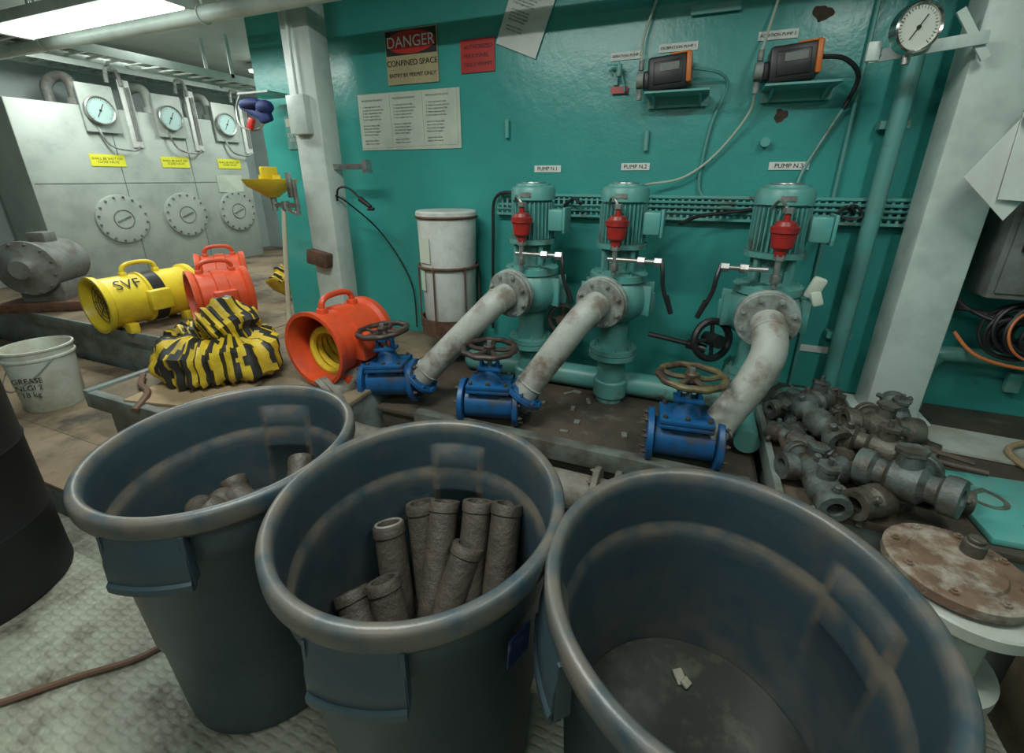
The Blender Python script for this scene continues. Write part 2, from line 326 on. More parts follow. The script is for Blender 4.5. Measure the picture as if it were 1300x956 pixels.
# ------------------------------------------------------------------ pumps
def pump(x,y,lev,nx):
    g=G('vertical_pump',(x,y,.40)); z=lambda h:h-.40
    b=B()
    b.lathe([(0,z(1.215)),(.085,z(1.215)),(.085,z(1.40)),(.107,z(1.40)),(.107,z(1.445)),(.100,z(1.458)),(.085,z(1.465)),(.082,z(1.473)),(.05,z(1.476)),(0,z(1.476))],seg=36)
    for k in range(32):
        a=2*math.pi*k/32; b.box((.094*math.cos(a),.094*math.sin(a),z(1.305)),(.024,.005,.17),(0,0,math.degrees(a)))
    b.lathe([(0,z(1.195)),(.118,z(1.195)),(.118,z(1.217)),(0,z(1.217))],seg=36)
    b.box((.135,-.02,z(1.31)),(.075,.10,.10),bev=.01); b.box((.178,-.02,z(1.31)),(.012,.115,.115),bev=.003)
    g.add('motor',b,teal_p)
    b=B(); b.ring((0,0,z(1.477)),(0,0,1),.055,.004); b.box((0,-.108,z(1.425)),(.05,.003,.02)); g.add('fan_cover_trim',b,steel)
    b=B()
    b.lathe([(.06,z(1.08)),(.075,z(1.195)),(.10,z(1.195))],seg=24)
    for k in range(4):
        a=math.pi/4+math.pi/2*k; b.box((.085*math.cos(a),.085*math.sin(a),z(1.135)),(.03,.02,.13),(0,0,math.degrees(a)),bev=.003)
    b.lathe([(0,z(1.045)),(.135,z(1.045)),(.135,z(1.075)),(.11,z(1.085)),(.06,z(1.09)),(0,z(1.09))],seg=36)
    b.bolts((0,0,z(1.07)),(0,0,1),.122,10,.008,.012)
    b.lathe([(0,z(.84)),(.07,z(.84)),(.115,z(.87)),(.145,z(.92)),(.15,z(.96)),(.142,z(1.01)),(.12,z(1.045)),(0,z(1.045))],seg=40)
    b.lathe([(.07,z(.85)),(.066,z(.75)),(.075,z(.70)),(.115,z(.70)),(.115,z(.675)),(.075,z(.675)),(.118,z(.670)),(.118,z(.648)),(.07,z(.645)),(.066,z(.40)),(0,z(.40))],seg=36)
    b.bolts((0,0,z(.70)),(0,0,1),.097,8,.008,.012)
    for sx in(-1,1): b.box((sx*.13,.05,z(.93)),(.09,.02,.10),bev=.005)
    for a in (20,160,200,340): b.box((.15*math.cos(R(a)),.15*math.sin(R(a)),z(.96)),(.05,.015,.14),(0,0,a),bev=.003)
    g.add('volute_casing',b,teal_p)
    n=Vector((nx,-.95,-.10)).normalized(); c=Vector((nx*.13,-.13,z(.975)))
    b=B(); b.cyl(c-n*.10,c+n*.05,.07,seg=28); g.add('nozzle',b,teal_p)
    b=B(); b.cyl(c+n*.035,c+n*.060,.118,seg=40,bev=.003); b.cyl(c+n*.063,c+n*.085,.116,seg=40,bev=.003); b.bolts(c+n*.085,n,.096,8,.010,.012); g.add('flange_pair',b,grimy)
    b=B(); T=Matrix.Translation((0.0,-.155,0))
    b.lathe([(0,z(1.215)),(.02,z(1.215)),(.022,z(1.235)),(.038,z(1.25)),(.044,z(1.30)),(.050,z(1.305)),(.050,z(1.325)),(.040,z(1.33)),(.034,z(1.345)),(.012,z(1.35)),(.012,z(1.372)),(0,z(1.374))],T,24); g.add('red_relief_valve',b,red)
    b=B(); b.cyl((0,-.155,z(1.09)),(0,-.155,z(1.215)),.012,seg=12); b.cyl((0,-.155,z(1.20)),(0,-.155,z(1.222)),.022,seg=6); b.cyl((0,-.155,z(1.11)),(0,-.155,z(1.14)),.02,seg=6)
    b.cyl((-.03,-.155,z(1.16)),(lev*.20,-.155,z(1.16)),.010,seg=12); b.cyl((lev*.10,-.155,z(1.16)),(lev*.13,-.155,z(1.16)),.020,seg=6); b.cyl((lev*.17,-.155,z(1.16)),(lev*.20,-.155,z(1.16)),.020,seg=6)
    b.cyl((0,-.155,z(1.375)),(0,-.155,z(1.395)),.02,seg=6); b.tube([(0,-.155,z(1.385)),(-.03,-.15,z(1.42)),(-.05,-.10,z(1.39))],.006,seg=6)
    g.add('brass_fittings',b,steel)
    b=B(); b.tube([(lev*.2,-.16,z(1.17)),(lev*.21,-.18,z(1.12)),(lev*.22,-.18,z(1.05)),(lev*.26,-.175,z(.95))],.009,seg=8); b.cyl((lev*.235,-.178,z(1.02)),(lev*.262,-.175,z(.945)),.013,.011,seg=10); g.add('lever_handle',b,black)
    return g
pump(-.765,2.17,1,-.22); pump(-.325,2.17,1,-.20); p3=pump(.305,2.15,-1,-.03)
b=B(); b.box((.155,-.09,.69),(.05,.03,.09),(10,15,0),bev=.01); b.box((.165,-.10,.65),(.04,.02,.06),(-5,-20,10),bev=.008); p3.add('tied_rag',b,papery)
g=G('suction_header_pipe',(-.3,2.2,.4))
b=B(); b.cyl((-.85,.05,.07),(.62,.05,.07),.062,seg=28); b.sph((-.85,.05,.07),.062)
for xx in(-.47,-.025,.60): b.cyl((xx,-.02,0.02),(xx,-.02,.12),.085,seg=28,bev=.01)
b.cyl((.60,.03,.07),(.60,-.35,.07),.05,seg=20)
g.add('header',b,teal_p)
def pipe(pts,ends,name='discharge_pipe',r=.062):
    c=Vector(pts[0]); g=G(name,c); loc=[Vector(p)-c for p in pts]; b=B(); b.tube(loc,r,seg=24,sub=8)
    for i,j in ((0,1),(-1,-2)):
        d=(loc[j]-loc[i]).normalized(); 
        b.ring(loc[i]+d*.07,d,r*1.0,.005,seg=24)
    g.add('pipe_bend',b,greypipe)
    if ends:
        b=B(); d=(loc[-2]-loc[-1]).normalized(); b.cyl(loc[-1],loc[-1]+d*.022,.104,seg=36,bev=.003); b.bolts(loc[-1]+d*.022,d,.088,8,.009,.012)
        g.add('end_flange',b,blue)
    return g
pipe([(-.815,1.955,.965),(-.845,1.895,.945),(-.905,1.855,.88),(-1.16,1.765,.60),(-1.215,1.745,.545)],1)
pipe([(-.375,1.955,.965),(-.40,1.895,.945),(-.45,1.855,.88),(-.63,1.775,.60),(-.665,1.755,.545)],1)
pipe([(.30,1.935,.965),(.305,1.87,.94),(.305,1.82,.87),(.265,1.785,.76),(.205,1.755,.65),(.165,1.73,.58),(.13,1.71,.55)],0,r=.062)
def valve(x,y,zc,yaw,wm,tilt=0):
    g=G('gate_valve',(x,y,zc),(0,tilt,yaw)); b=B()
    b.cyl((-.11,0,-.02),(.11,0,-.02),.075,seg=28); b.box((0,0,.0),(.13,.12,.15),bev=.02)
    for sx in(-1,1): b.cyl((sx*.115,0,-.02),(sx*.140,0,-.02),.108,seg=36,bev=.003)
    b.box((0,0,.082),(.20,.16,.022),bev=.006); b.box((0,0,.062),(.20,.16,.016),bev=.004)
    b.cyl((0,0,.09),(0,0,.15),.06,.035,seg=24); b.box((0,0,.155),(.11,.07,.014),bev=.004)
    for sx in(-1,1): b.box((sx*.038,0,.185),(.014,.03,.07),bev=.003)
    b.cyl((0,0,.20),(0,0,.222),.034,seg=20)
    g.add('valve_body',b,blue)
    b=B()
    for sx in(-1,0,1):
        for sy in(-1,1): b.cyl((sx*.08,sy*.062,.05),(sx*.08,sy*.062,.105),.009,seg=6)
    for sx in (-1,1):
        b.bolts((sx*.14,0,-.02),(sx,0,0),.088,8,.009,.012)
        b.cyl((sx*.03,0,.14),(sx*.03,0,.18),.006,seg=8)
    g.add('bolts',b,iron)
    b=B(); b.cyl((0,0,.15),(0,0,.285),.011,seg=12); g.add('stem',b,steel)
    b=B(); b.ring((0,0,.25),(0,0,1),.118,.0135,seg=60,ts=10,wave=.03,wn=10); b.cyl((0,0,.228),(0,0,.268),.026,seg=20,bev=.004)
    for k in range(5):
        a=2*math.pi*k/5+.3; b.tube([(.02*math.cos(a),.02*math.sin(a),.243),(.07*math.cos(a),.07*math.sin(a),.238),(.12*math.cos(a),.12*math.sin(a),.25)],.011,seg=8)
    g.add('handwheel',b,wm); return g
wheel3=M('yellowed_wheel',(.12,.10,.04),(.05,.03,.022),rough=.5,scale=14,lo=.42,hi=.58)
wheel1=M('rusty_wheel',(.045,.026,.02),(.022,.018,.016),rough=.5,scale=14)
valve(-1.355,1.71,.545,14,wheel1,-5); valve(-.805,1.72,.525,14,wheel1,0); valve(.05,1.70,.54,6,wheel3,0)
g=G('discharge_manifold',(-.6,1.48,0))
b=B(); b.cyl((-.65,-.02,.33),(.93,-.02,.33),.072,seg=32); b.tube([(-.90,.19,.525),(-.95,.15,.52),(-.98,.04,.47),(-.93,-.03,.38),(-.80,-.03,.335),(-.60,-.02,.33)],.066,seg=24,sub=6)
g.add('manifold_pipe',b,dirtypipe)
b=B()
for xx in(.36,.44): b.cyl((xx-.012,-.02,.33),(xx+.012,-.02,.33),.115,seg=36,bev=.003)
b.bolts((.452,-.02,.33),(1,0,0),.095,8); b.bolts((.348,-.02,.33),(-1,0,0),.095,8)
for t in(0,.03): b.cyl((-.965-t*.3,.07-t,.49),(-.975-t*.3,.05-t,.48),.105,seg=36)
for xx in (-.4,.75): b.box((xx,-.02,.13),(.06,.1,.26))
g.add('manifold_flanges',b,dirtypipe)
g=G('butterfly_valve',(.12,2.08,.82)); b=B(); b.ring((0,0,0),(.5,-.8,.15),.085,.016,seg=32); b.cyl((-.02,.03,0),(.03,-.05,.01),.03,seg=16)
for k in range(4):
    T=track((0,0,0),(.5,-.8,.15)); a=k*math.pi/2; b.cyl((0,0,0),T@Vector((.085*math.cos(a),.085*math.sin(a),0)),.009,seg=8)
b.cyl((-.02,0,-.05),(-.10,.0,-.03),.022,seg=12); b.tube([(-.1,0,-.03),(-.18,-.01,-.015),(-.27,-.02,.0)],.012,seg=8); g.add('wheel_and_lever',b,black)
g=G('butterfly_valve',(-.60,2.2,.80)); b=B(); b.ring((0,0,0),(.3,-.9,.1),.07,.012); b.cyl((0,.04,0),(0,-.03,0),.03); b.cyl((-.07,0,0),(.07,0,0),.009); b.cyl((0,0,-.07),(0,0,.07),.009); g.add('wheel',b,iron)
# ------------------------------------------------------------------ wall mounted
g=G('cable_tray',(-.1,2.46,1.36)); b=B()
x0,x1=-.98,1.85
for zz in(-.052,.052): b.box(((x0+x1)/2,0,zz),(x1-x0,.03,.012))
b.box(((x0+x1)/2,.0,0),(x1-x0,.006,.012)); b.box(((x0+x1)/2,.0,0.03),(x1-x0,.006,.006)); b.box(((x0+x1)/2,.0,-.03),(x1-x0,.006,.006))
n=95
for i in range(n): b.box((x0+(x1-x0)*i/(n-1),0,0),(.011,.012,.10))
g.add('perforated_tray',b,teal_l)
b=B()
for i,zz in enumerate((-.025,.0,.022)): b.tube([(x0+.3*i,-.012,zz),(0,-.014,zz+.004),(x1,-.012,zz)],.006,seg=6)
g.add('tray_cables',b,teal_p)
b=B()
b.tube([(-1.02,-.01,-.75),(-1.0,-.03,-.2),(-.98,-.04,.03),(-.85,-.06,.06),(-.72,-.22,.0)],.009,seg=8)
b.tube([(-.45,-.2,.02),(-.50,-.12,.04),(-.55,-.05,.02),(-.58,-.02,.0)],.009,seg=8)
b.tube([(.02,-.2,-.06),(.1,-.1,-.03),(.25,-.05,-.01),(.32,-.02,.0)],.009,seg=8)
b.tube([(.62,-.2,.0),(.68,-.05,.02),(.72,-.03,0)],.009,seg=8)
b.tube([(.65,-.06,-.01),(.70,-.07,.03),(.74,-.07,-.01),(.7,-.07,-.03),(.65,-.06,-.01)],.006,seg=6)
g.add('motor_cables',b,cable)
g=G('danger_sign',(-1.615,2.493,2.14)); b=B(); b.box((0,0,0),(.34,.006,.27)); g.add('sign_board',b,tan)
b=B(); b.box((0,-.004,.07),(.33,.002,.12)); g.add('sign_header',b,ink)
b=B(); b.lathe([(0,0),(.16,0),(.16,.002),(0,.002)],Matrix.Translation((0,-.005,.07))@Matrix.Rotation(R(90),4,'X')@Matrix.Diagonal((1,.35,1,1)),40); g.add('red_oval',b,redsign)
g.text('danger_text','DANGER',(0,-.009,.07),.078,whiteink); g.text('confined_text','CONFINED SPACE',(0,-.005,-.03),.041,ink,ext=.001); g.text('permit_text','ENTRY BY PERMIT ONLY',(0,-.005,-.09),.028,ink,ext=.001)
g=G('red_notice',(-1.205,2.493,2.11)); b=B(); b.box((0,0,0),(.20,.005,.155)); g.add('board',b,redsign)
g.text('notice_text','AUTHORIZED\nPERSONNEL\nONLY PERMIT',(-.08,-.004,.0),.027,ink,align='LEFT',sp=1.5)
g=G('notice_pages',(-1.67,2.492,1.815))
txt="PROCEDURE FOR ENTRY\n\n1. check gas level in tank\n2. isolate the pump and lock\n3. vent compartment fully\n4. obtain signed permit\n5. test oxygen each hour\n\nperson in charge shall\nensure that all valves\nare closed and tagged\nbefore work begins\n\nsigned chief officer\nengine room watch"
for i in range(3):
    b=B(); b.box((-.225+i*.225,0,.004*i),(.212,.002,.285)); g.add('page_%d'%i,b,papery)
    g.text('page_text_%d'%i,txt,(-.32+i*.225,-.002,.004*i),.0135,ink,align='LEFT',sp=1.25,ext=.0001)
b=B(); b.box((0,.002,0),(.70,.001,.31)); g.add('plastic_sleeve',b,papery)
g=G('hanging_paper',(-.93,2.488,2.25),(0,22,0)); b=B(); b.box((0,0,0),(.235,.002,.30)); g.add('sheet',b,paper); g.text('sheet_text',txt,(-.09,-.002,.03),.012,ink,align='LEFT',sp=1.2,ext=.0001)
for nm,t,x,z,w in (('pump_label','PUMP N.1',-.80,1.545,.15),('pump_label','PUMP N.2',-.335,1.552,.14),('pump_label','PUMP N.3',.345,1.55,.16),('dosing_label','AERATION PUMP 2',-.42,2.045,.15),('dosing_label','DILIBRATION PUMP 1',-.19,2.06,.17),('dosing_label','ADDITION PUMP 3',.21,2.07,.15),('blank_label','',.61,.70,.12)):
    g=G(nm,(x,2.496,z)); b=B(); b.box((0,0,0),(w,.003,.034)); g.add('tag',b,paper)
    if t: g.text('tag_text',t,(0,-.0025,0),.027 if nm[0]=='p' else .016,ink,ext=.001)
def dosing(x,z):
    g=G('dosing_pump',(x,2.42,z)); b=B(); b.box((0,-.02,-.008),(.27,.16,.008)); b.box((0,.055,-.03),(.27,.008,.05)); b.tube([(-.10,.05,-.05),(-.10,-.07,-.012)],.006,sub=1); b.tube([(.10,.05,-.05),(.10,-.07,-.012)],.006,sub=1); g.add('shelf',b,teal_l)
    b=B(); b.box((-.045,-.02,.07),(.17,.12,.135),(0,-4,0),bev=.012); b.box((-.135,-.02,.05),(.05,.07,.07),bev=.01); b.box((-.045,-.082,.07),(.12,.008,.09),(0,-4,0),bev=.004); g.add('controller_body',b,black)
    b=B(); b.box((.040,-.03,.085),(.022,.125,.12),(0,-4,0),bev=.008); b.box((.0,-.03,.141),(.08,.10,.008),(0,-4,0),bev=.003); g.add('orange_cover',b,orange_e)
    b=B(); b.cyl((-.18,-.04,.05),(-.15,-.04,.05),.035,seg=20); b.cyl((-.165,-.04,.09),(-.165,-.04,.13),.012); b.cyl((-.165,-.04,-.03),(-.165,-.04,.01),.012); g.add('pump_head',b,grimy)
    b=B(); b.box((-.04,-.0875,.09),(.08,.003,.03),(0,-4,0)); g.add('display',b,greym)
    return g
dosing(-.165,1.865); dosing(.315,1.865)
def cab(name,pts,r,m,seg=8): 
    c=Vector(pts[0]); return single(name,B().tube([Vector(p)-c for p in pts],r,seg=seg),m,loc=c)
cab('power_cable',[(-.11,2.38,1.95),(.0,2.42,1.93),(.04,2.46,1.88),(.0,2.48,1.75),(-.02,2.48,1.6),(-.02,2.48,1.45),(.04,2.47,1.39),(.15,2.45,1.36)],.007,teal_p)
cab('power_cable',[(.36,2.36,1.95),(.45,2.38,1.94),(.52,2.43,1.88),(.50,2.46,1.77)],.009,cable)
cab('power_cable',[(.50,2.47,1.77),(.45,2.48,1.65),(.40,2.48,1.52),(.38,2.46,1.40)],.007,teal_l)
cab('clear_hose',[(.15,2.38,1.84),(.14,2.44,1.76),(.03,2.47,1.60),(-.1,2.45,1.50),(-.25,2.42,1.47),(-.3,2.3,1.46)],.006,clear)
cab('clear_hose',[(-.33,2.38,1.99),(-.34,2.44,2.1),(-.29,2.47,2.3),(-.25,2.47,2.65)],.006,clear)
cab('clear_hose',[(.15,2.38,1.99),(.17,2.44,2.1),(.20,2.47,2.3),(.21,2.47,2.65)],.006,clear)
cab('hanging_cable',[(-2.02,2.2,1.40),(-1.98,2.25,1.36),(-1.9,2.4,1.2),(-1.78,2.45,1.0),(-1.70,2.46,.8),(-1.68,2.44,.55)],.005,cable)
g=G('cable_connector',(-1.98,2.2,1.42)); b=B(); b.tube([(-.03,0,-.05),(.0,-.01,.02),(.07,0,.02),(.16,0,-.05)],.006,seg=8); b.cyl((.14,0,-.035),(.21,0,-.08),.016,.012,seg=12); b.cyl((.19,0,-.09),(.23,0,-.09),.010,seg=12); g.add('plug',b,cable)
g=G('wall_cleats',(0,2.49,1.7)); b=B()
for x,z in((-.29,-.03),(-1.03,.05),(-.85,-.3)): b.cyl((x,-.01,z-.045),(x,-.01,z+.045),.012,seg=10)
b.box((-.05,-.01,.49),(.2,.012,.035)); b.box((-.46,-.01,.27),(.02,.02,.1)); b.cyl((-.32,-.0,.60),(-.32,-.04,.60),.03,seg=16); b.cyl((.23,0,-.05),(.23,-.03,-.05),.02); g.add('cleats',b,teal_l)
g=G('wall_hook_valve',(-.44,2.46,1.95)); b=B(); b.tube([(-.05,0,.03),(-.02,-.02,.04),(.0,-.02,.03),(.02,-.01,-.02),(.03,0,-.06)],.006); b.cyl((0,-.02,.0),(0,-.02,.05),.014,seg=12); b.box((-.03,-.02,.055),(.06,.012,.010)); g.add('tap',b,teal_l); b=B(); b.box((.0,.02,-.05),(.08,.004,.03)); g.add('red_tag',b,redsign)
g=G('wall_conduit_pipe',(.68,2.40,.5)); b=B(); b.cyl((0,0,0),(0,0,2.2),.032,seg=20)
for z in(.3,1.2,1.7): b.box((0,.05,z),(.1,.06,.03))
g.add('riser',b,teal_p)
g=G('thin_wall_conduit',(.54,2.475,.5)); b=B(); b.cyl((0,0,.0),(0,0,1.9),.008,seg=10); g.add('conduit',b,teal_p)
g=G('lower_wall_pipe',(1.03,2.43,.5)); b=B(); b.tube([(0,0,0),(0,0,.18),(.02,0,.24),(.08,0,.27),(.5,0,.27),(.95,0,.27)],.035,seg=16); g.add('bend',b,teal_p)
def patch(x,z,r):
    b=B(); c=b.bm.verts.new((0,0,0)); vs=[]
    for k in range(28):
        a=2*math.pi*k/28; rr=r*(.65+.6*noise.noise(Vector((math.cos(a)*1.5+x*7,math.sin(a)*1.5,z*5)))+.2); vs.append(b.bm.verts.new((rr*math.cos(a),0,rr*math.sin(a))))
    for k in range(28): b.bm.faces.new((c,vs[k],vs[(k+1)%28]))
    single('rust_spot',b,rustpatch,loc=(x,2.4985,z))
patch(.36,2.13,.038); patch(.27,1.76,.032)
def gauge(name,loc,r,rot=(0,0,0),rim=chrome,fm=dial):
    g=G(name,loc,rot); b=B(); T=Matrix.Rotation(R(90),4,'X')
    b.lathe([(0,-.03),(r*.9,-.03),(r,-.02),(r,.012),(r*.94,.018),(r*.87,.012),(r*.87,.006)],T,40); g.add('case',b,rim)
    b=B(); b.lathe([(0,.006),(r*.88,.006)],T,40); g.add('face',b,fm)
    b=B()
    for k in range(28):
        a=R(-45+270*k/27); rr=r*.76; b.box((rr*math.cos(a),-.0075,rr*math.sin(a)),(r*(.14 if k%3==0 else .08),.001,r*.018),(0,-math.degrees(a),0))
    b.box((0,-.009,0),(r*1.1,.002,r*.04),(0,-60,0)); b.cyl((0,-.006,0),(0,-.012,0),r*.08,seg=12); g.add('needle_and_ticks',b,ink); return g
gauge('pressure_gauge',(.585,2.12,1.965),.075,(0,0,20))
g=G('gauge_bracket',(.64,2.17,1.915)); b=B(); b.box((0,0,0),(.32,.012,.04),(0,-6,0),bev=.003); b.box((-.15,-.001,0),(.04,.024,.06),bev=.003); g.add('arm',b,white_p); b=B(); b.box((.12,.013,.03),(.025,.010,.18),(0,-35,0)); g.add('brace',b,white_p); b=B(); b.cyl((-.055,-.02,-.05),(-.055,-.02,.0),.012); b.tube([(-.13,.0,-.01),(-.14,.0,-.03)],.01); g.add('fitting',b,steel)
g=G('flat_mounted_gauge',(.98,2.10,1.95)); b=B(); b.cyl((0,0,0),(0,0,.035),.07,seg=36,bev=.004); b.cyl((0,0,.035),(0,0,.045),.062,seg=36); b.cyl((0,0,-.04),(0,0,0),.012); b.cyl((0,0,-.03),(-.0,.12,-.03),.012); g.add('case',b,chrome)
g=G('clipped_papers',(.97,2.12,1.57),(0,14,18))
for i,(dx,dz,w,h,ry) in enumerate(((0,-.02,.22,.31,25),(.05,.0,.21,.27,-10))):
    b=B(); b.box((dx,-.014*i,dz),(w,.002,h),(-8,ry,0)); g.add('sheet_%d'%i,b,paper)
b=B(); b.box((.02,-.05,.17),(.09,.03,.09),(0,10,0),bev=.005); b.box((-.06,-.03,.14),(.05,.03,.10),bev=.005); g.add('clip',b,black)
g=G('junction_cabinet',(1.24,2.34,1.27)); b=B(); b.box((0,0,0),(.36,.18,.42),bev=.012); b.box((0,-.095,0),(.32,.012,.37),bev=.004); g.add('cabinet_body',b,greym); b=B(); b.box((-.12,-.108,0),(.02,.015,.05)); g.add('latch',b,black)
g=G('cable_coil',(1.24,2.33,.93)); b=B()
for i in range(14):
    b.ring((random.uniform(-.05,.07),random.uniform(-.06,.03),random.uniform(-.02,.02)),(random.uniform(-.2,.2),-1,random.uniform(-.2,.2)),random.uniform(.06,.11),.007,seg=36,ts=6)
g.add('black_coils',b,cable)
b=B(); b.tube([(-.22,-.05,-.02),(-.14,-.1,-.10),(.05,-.1,-.13),(.3,-.08,-.10)],.007); b.ring((.02,-.08,-.0),(.2,-1,.3),.10,.005,seg=36,ts=6); g.add('orange_cable',b,orangecab)
b=B()
for i in range(5): b.tube([(-.22,.1,.12-.02*i),(-.16,.02,.06),(-.06+.04*i,-.03,.03),(.1,-.03,.06),(.35,0,.0+.02*i)],.009)
g.add('loose_cables',b,cable)
g=G('small_switch_box',(1.36,2.47,.66)); b=B(); b.box((0,0,0),(.05,.03,.09),bev=.004); g.add('box',b,teal_l)
# ------------------------------------------------------------------ white drum in bracket
g=G('white_drum_in_holder',(-1.33,2.30,.60)); b=B()
b.lathe([(0,.10),(.145,.10),(.152,.11),(.165,.64),(.165,.69),(.172,.695),(.172,.72),(.165,.728),(0,.722)],seg=40); g.add('drum',b,white_pl)
b=B(); b.ring((0,0,.695),(0,0,1),.171,.007); b.ring((0,0,.42),(0,0,1),.172,.008); b.lathe([(.16,.02),(.175,.02),(.178,.12),(.168,.12),(.16,.02)],seg=40)
for a in (30,150,210,-30,-90): 
    c,s_=math.cos(R(a)),math.sin(R(a)); b.cyl((.176*c,.176*s_,.05),(.174*c,.174*s_,.43),.005,seg=8)
b.lathe([(0,.03),(.165,.03)],seg=40); b.box((0,.18,.2),(.1,.03,.5)); g.add('holder_basket',b,rust)
b=B(); b.box((-.09,-.139,.35),(.05,.002,.12),(0,0,-33)); b.box((-.06,-.155,.52),(.09,.002,.14),(0,0,-22)); g.add('label',b,papery)
# ------------------------------------------------------------------ eyewash
g=G('eyewash_station',(-2.44,2.13,1.40),scale=1.15); b=B(); b.lathe([(0,.0),(.03,.0),(.05,.02),(.11,.055),(.125,.08),(.135,.08),(.13,.07),(.115,.045),(.055,.008),(.03,-.012),(0,-.012)],seg=32); b.box((.0,-.0,.11),(.02,.1,.06),bev=.005);b.cyl((-.05,0,.04),(-.05,0,.10),.02,seg=12);b.cyl((.05,0,.04),(.05,0,.10),.02,seg=12); g.add('bowl',b,yellow)
b=B(); b.cyl((.0,0,-.08),(0,0,0),.016); b.cyl((0,0,-.05),(.17,0,-.05),.012); b.cyl((.08,0,-.07),(.08,0,-.03),.02); b.box((.15,-.02,.05),(.02,.02,.12)); b.cyl((.12,-.02,-.07),(.17,-.02,-.09),.01); b.cyl((.16,0,-.10),(.16,0,.08),.012); g.add('pipework',b,steel)
b=B(); b.tube([(0.06,0,-.07),(.06,-.02,-.2),(.03,-.03,-.45),(.0,-.03,-.65),(.02,-.05,-.76)],.012); g.add('drain_hose',b,creamhose)
g=G('hanging_cloths',(-2.6,2.25,1.92)); b=B(); b.sph((-.02,0,0),.055,(1.7,1,.6)); b.sph((.08,0,-.02),.045,(1.3,1,.9)); b.box((-.02,0,-.04),(.18,.06,.04),(0,25,0),bev=.015); b.box((.07,0,-.06),(.08,.05,.09),(0,-15,10),bev=.015); g.add('blue_cloth',b,blueclo); b=B(); b.box((-.02,-.03,-.11),(.04,.03,.07),(0,30,0),bev=.01); g.add('red_tag',b,redsign); b=B(); b.box((.02,.08,.06),(.25,.2,.01)); b.tube([(-.1,0,.06),(-.16,0,-.02),(-.12,-.02,-.12),(.0,0,-.14),(.1,0,-.06)],.006); g.add('wire_shelf',b,steel)
g=G('green_notice',(-2.55,2.493,1.78)); b=B(); b.box((0,0,0),(.17,.004,.2)); g.add('board',b,teal_l); b=B(); b.box((0,-.004,.06),(.15,.002,.05)); g.add('band',b,papery); g.text('t','EYE WASH\nSTATION',(0,-.004,-.03),.03,whiteink)
# ------------------------------------------------------------------ blowers
def blower(name,loc,yaw,mat,r=.185,L=.36,openm=False):
    g=G(name,(loc[0],loc[1],loc[2]),(0,0,yaw)); T=Matrix.Translation((0,0,r+.02))@Matrix.Rotation(R(90),4,'X')
    b=B(); h=L/2
    b.lathe([(r*.80,-h),(r*.99,-h),(r,-h+.01),(r,-h+.035),(r*.90,-h+.05),(r*.90,-.04),(r*.96,-.035),(r*.96,.035),(r*.90,.04),(r*.90,h-.05),(r,h-.035),(r*1.03,h-.01),(r*1.03,h),(r*.93,h),(r*.87,h-.04),(r*.84,h-.10),(r*.80,-h+.02),(r*.80,-h)],T,48)
    b.tube([(0,-.10,2*r-.0),(0,-.095,2*r+.05),(0,-.05,2*r+.075),(0,.05,2*r+.075),(0,.095,2*r+.05),(0,.10,2*r-.0)],.015,seg=10)
    b.box((0,-.10,2*r),(.05,.04,.05),bev=.01); b.box((0,.10,2*r),(.05,.04,.05),bev=.01)
    for sx in(-1,1):
        for yy in (-h*.6,h*.6): b.box((sx*r*.62,yy,.035),(.08,.06,.07),bev=.01)
    b.box((r*.95,.0,r+.02),(.07,.14,.14),bev=.015)
    g.add('housing',b,mat)
    if openm:
        b=B(); b.lathe([(0,-h+.12),(r*.8,-h+.12)],T,32); g.add('dark_interior',b,black)
        b=B(); 
        for k in range(5): b.ring((.0,-h+.10+.035*k,r-.015),(0,1,0.1*k),r*.60,.018,seg=32,ts=8)
        g.add('duct_inside',b,yduct)
    else:
        b=B(); b.lathe([(0,-.02),(r*.25,-.02),(r*.25,.05),(0,.06)],T,20)
        for k in range(7):
            a=2*math.pi*k/7; q=Vector((r*.52*math.cos(a),-.0,r+.02+r*.52*math.sin(a))); b.box(q,(r*.62,.012,.06),(25,-math.degrees(a),0))
        b.lathe([(0,-h+.03),(r*.8,-h+.03)],T,32); g.add('fan',b,black)
        b=B()
        for k in range(1,5): b.ring((0,-h+.05,r+.02),(0,1,0),r*.82*k/4.6,.002,seg=32,ts=6)
        for k in range(4):
            a=k*math.pi/4; c,s_=r*.8*math.cos(a),r*.8*math.sin(a); b.cyl((c,-h+.055,r+.02+s_),(-c,-h+.055,r+.02-s_),.0025,seg=6)
        g.add('grille',b,iron)
    return g
blower('orange_ventilation_blower',(-1.655,1.72,.5),-4,orange,r=.187,L=.38,openm=True)
blower('orange_ventilation_blower',(-3.10,2.12,.5),-25,orange,r=.19)
blower('orange_ventilation_blower',(-3.74,2.62,.5),-35,orange,r=.19)
g=blower('yellow_ventilation_blower',(-3.60,1.92,.5),-4,yellow,r=.185,L=.60)
b=B(); b.lathe([(.172,-.06),(.179,-.06),(.179,.02),(.172,.02)],Matrix.Translation((0,0,.205))@Matrix.Rotation(R(90),4,'X'),40); g.add('black_band',b,black)
g.text('side_letters','SVF',(.125,-.14,.33),.10,black,rot=(48,0,90))
def duct(name,pts,r,loc,rings=90,turns=14,scale=1,fr=.30):
    b=B()
    sub=max(2,rings//(len(pts)-1))
    def rf(t,a): return r*(1+.10*math.sin(t*rings*1.05)+.38*noise.noise(Vector((t*16,math.cos(a)*1.8,math.sin(a)*1.8))))
    def mf(i,k,m,seg): return 1 if ((i/m*turns+k/seg+.2*math.sin(i*.37)+.1*math.sin(k*.9))%1)<fr else 0
    b.tube([Vector(p)*scale for p in pts],r,seg=28,sub=sub,rf=rf,mf=mf); o=single(name,b,yduct,bduct,loc=loc,ang=40); return o
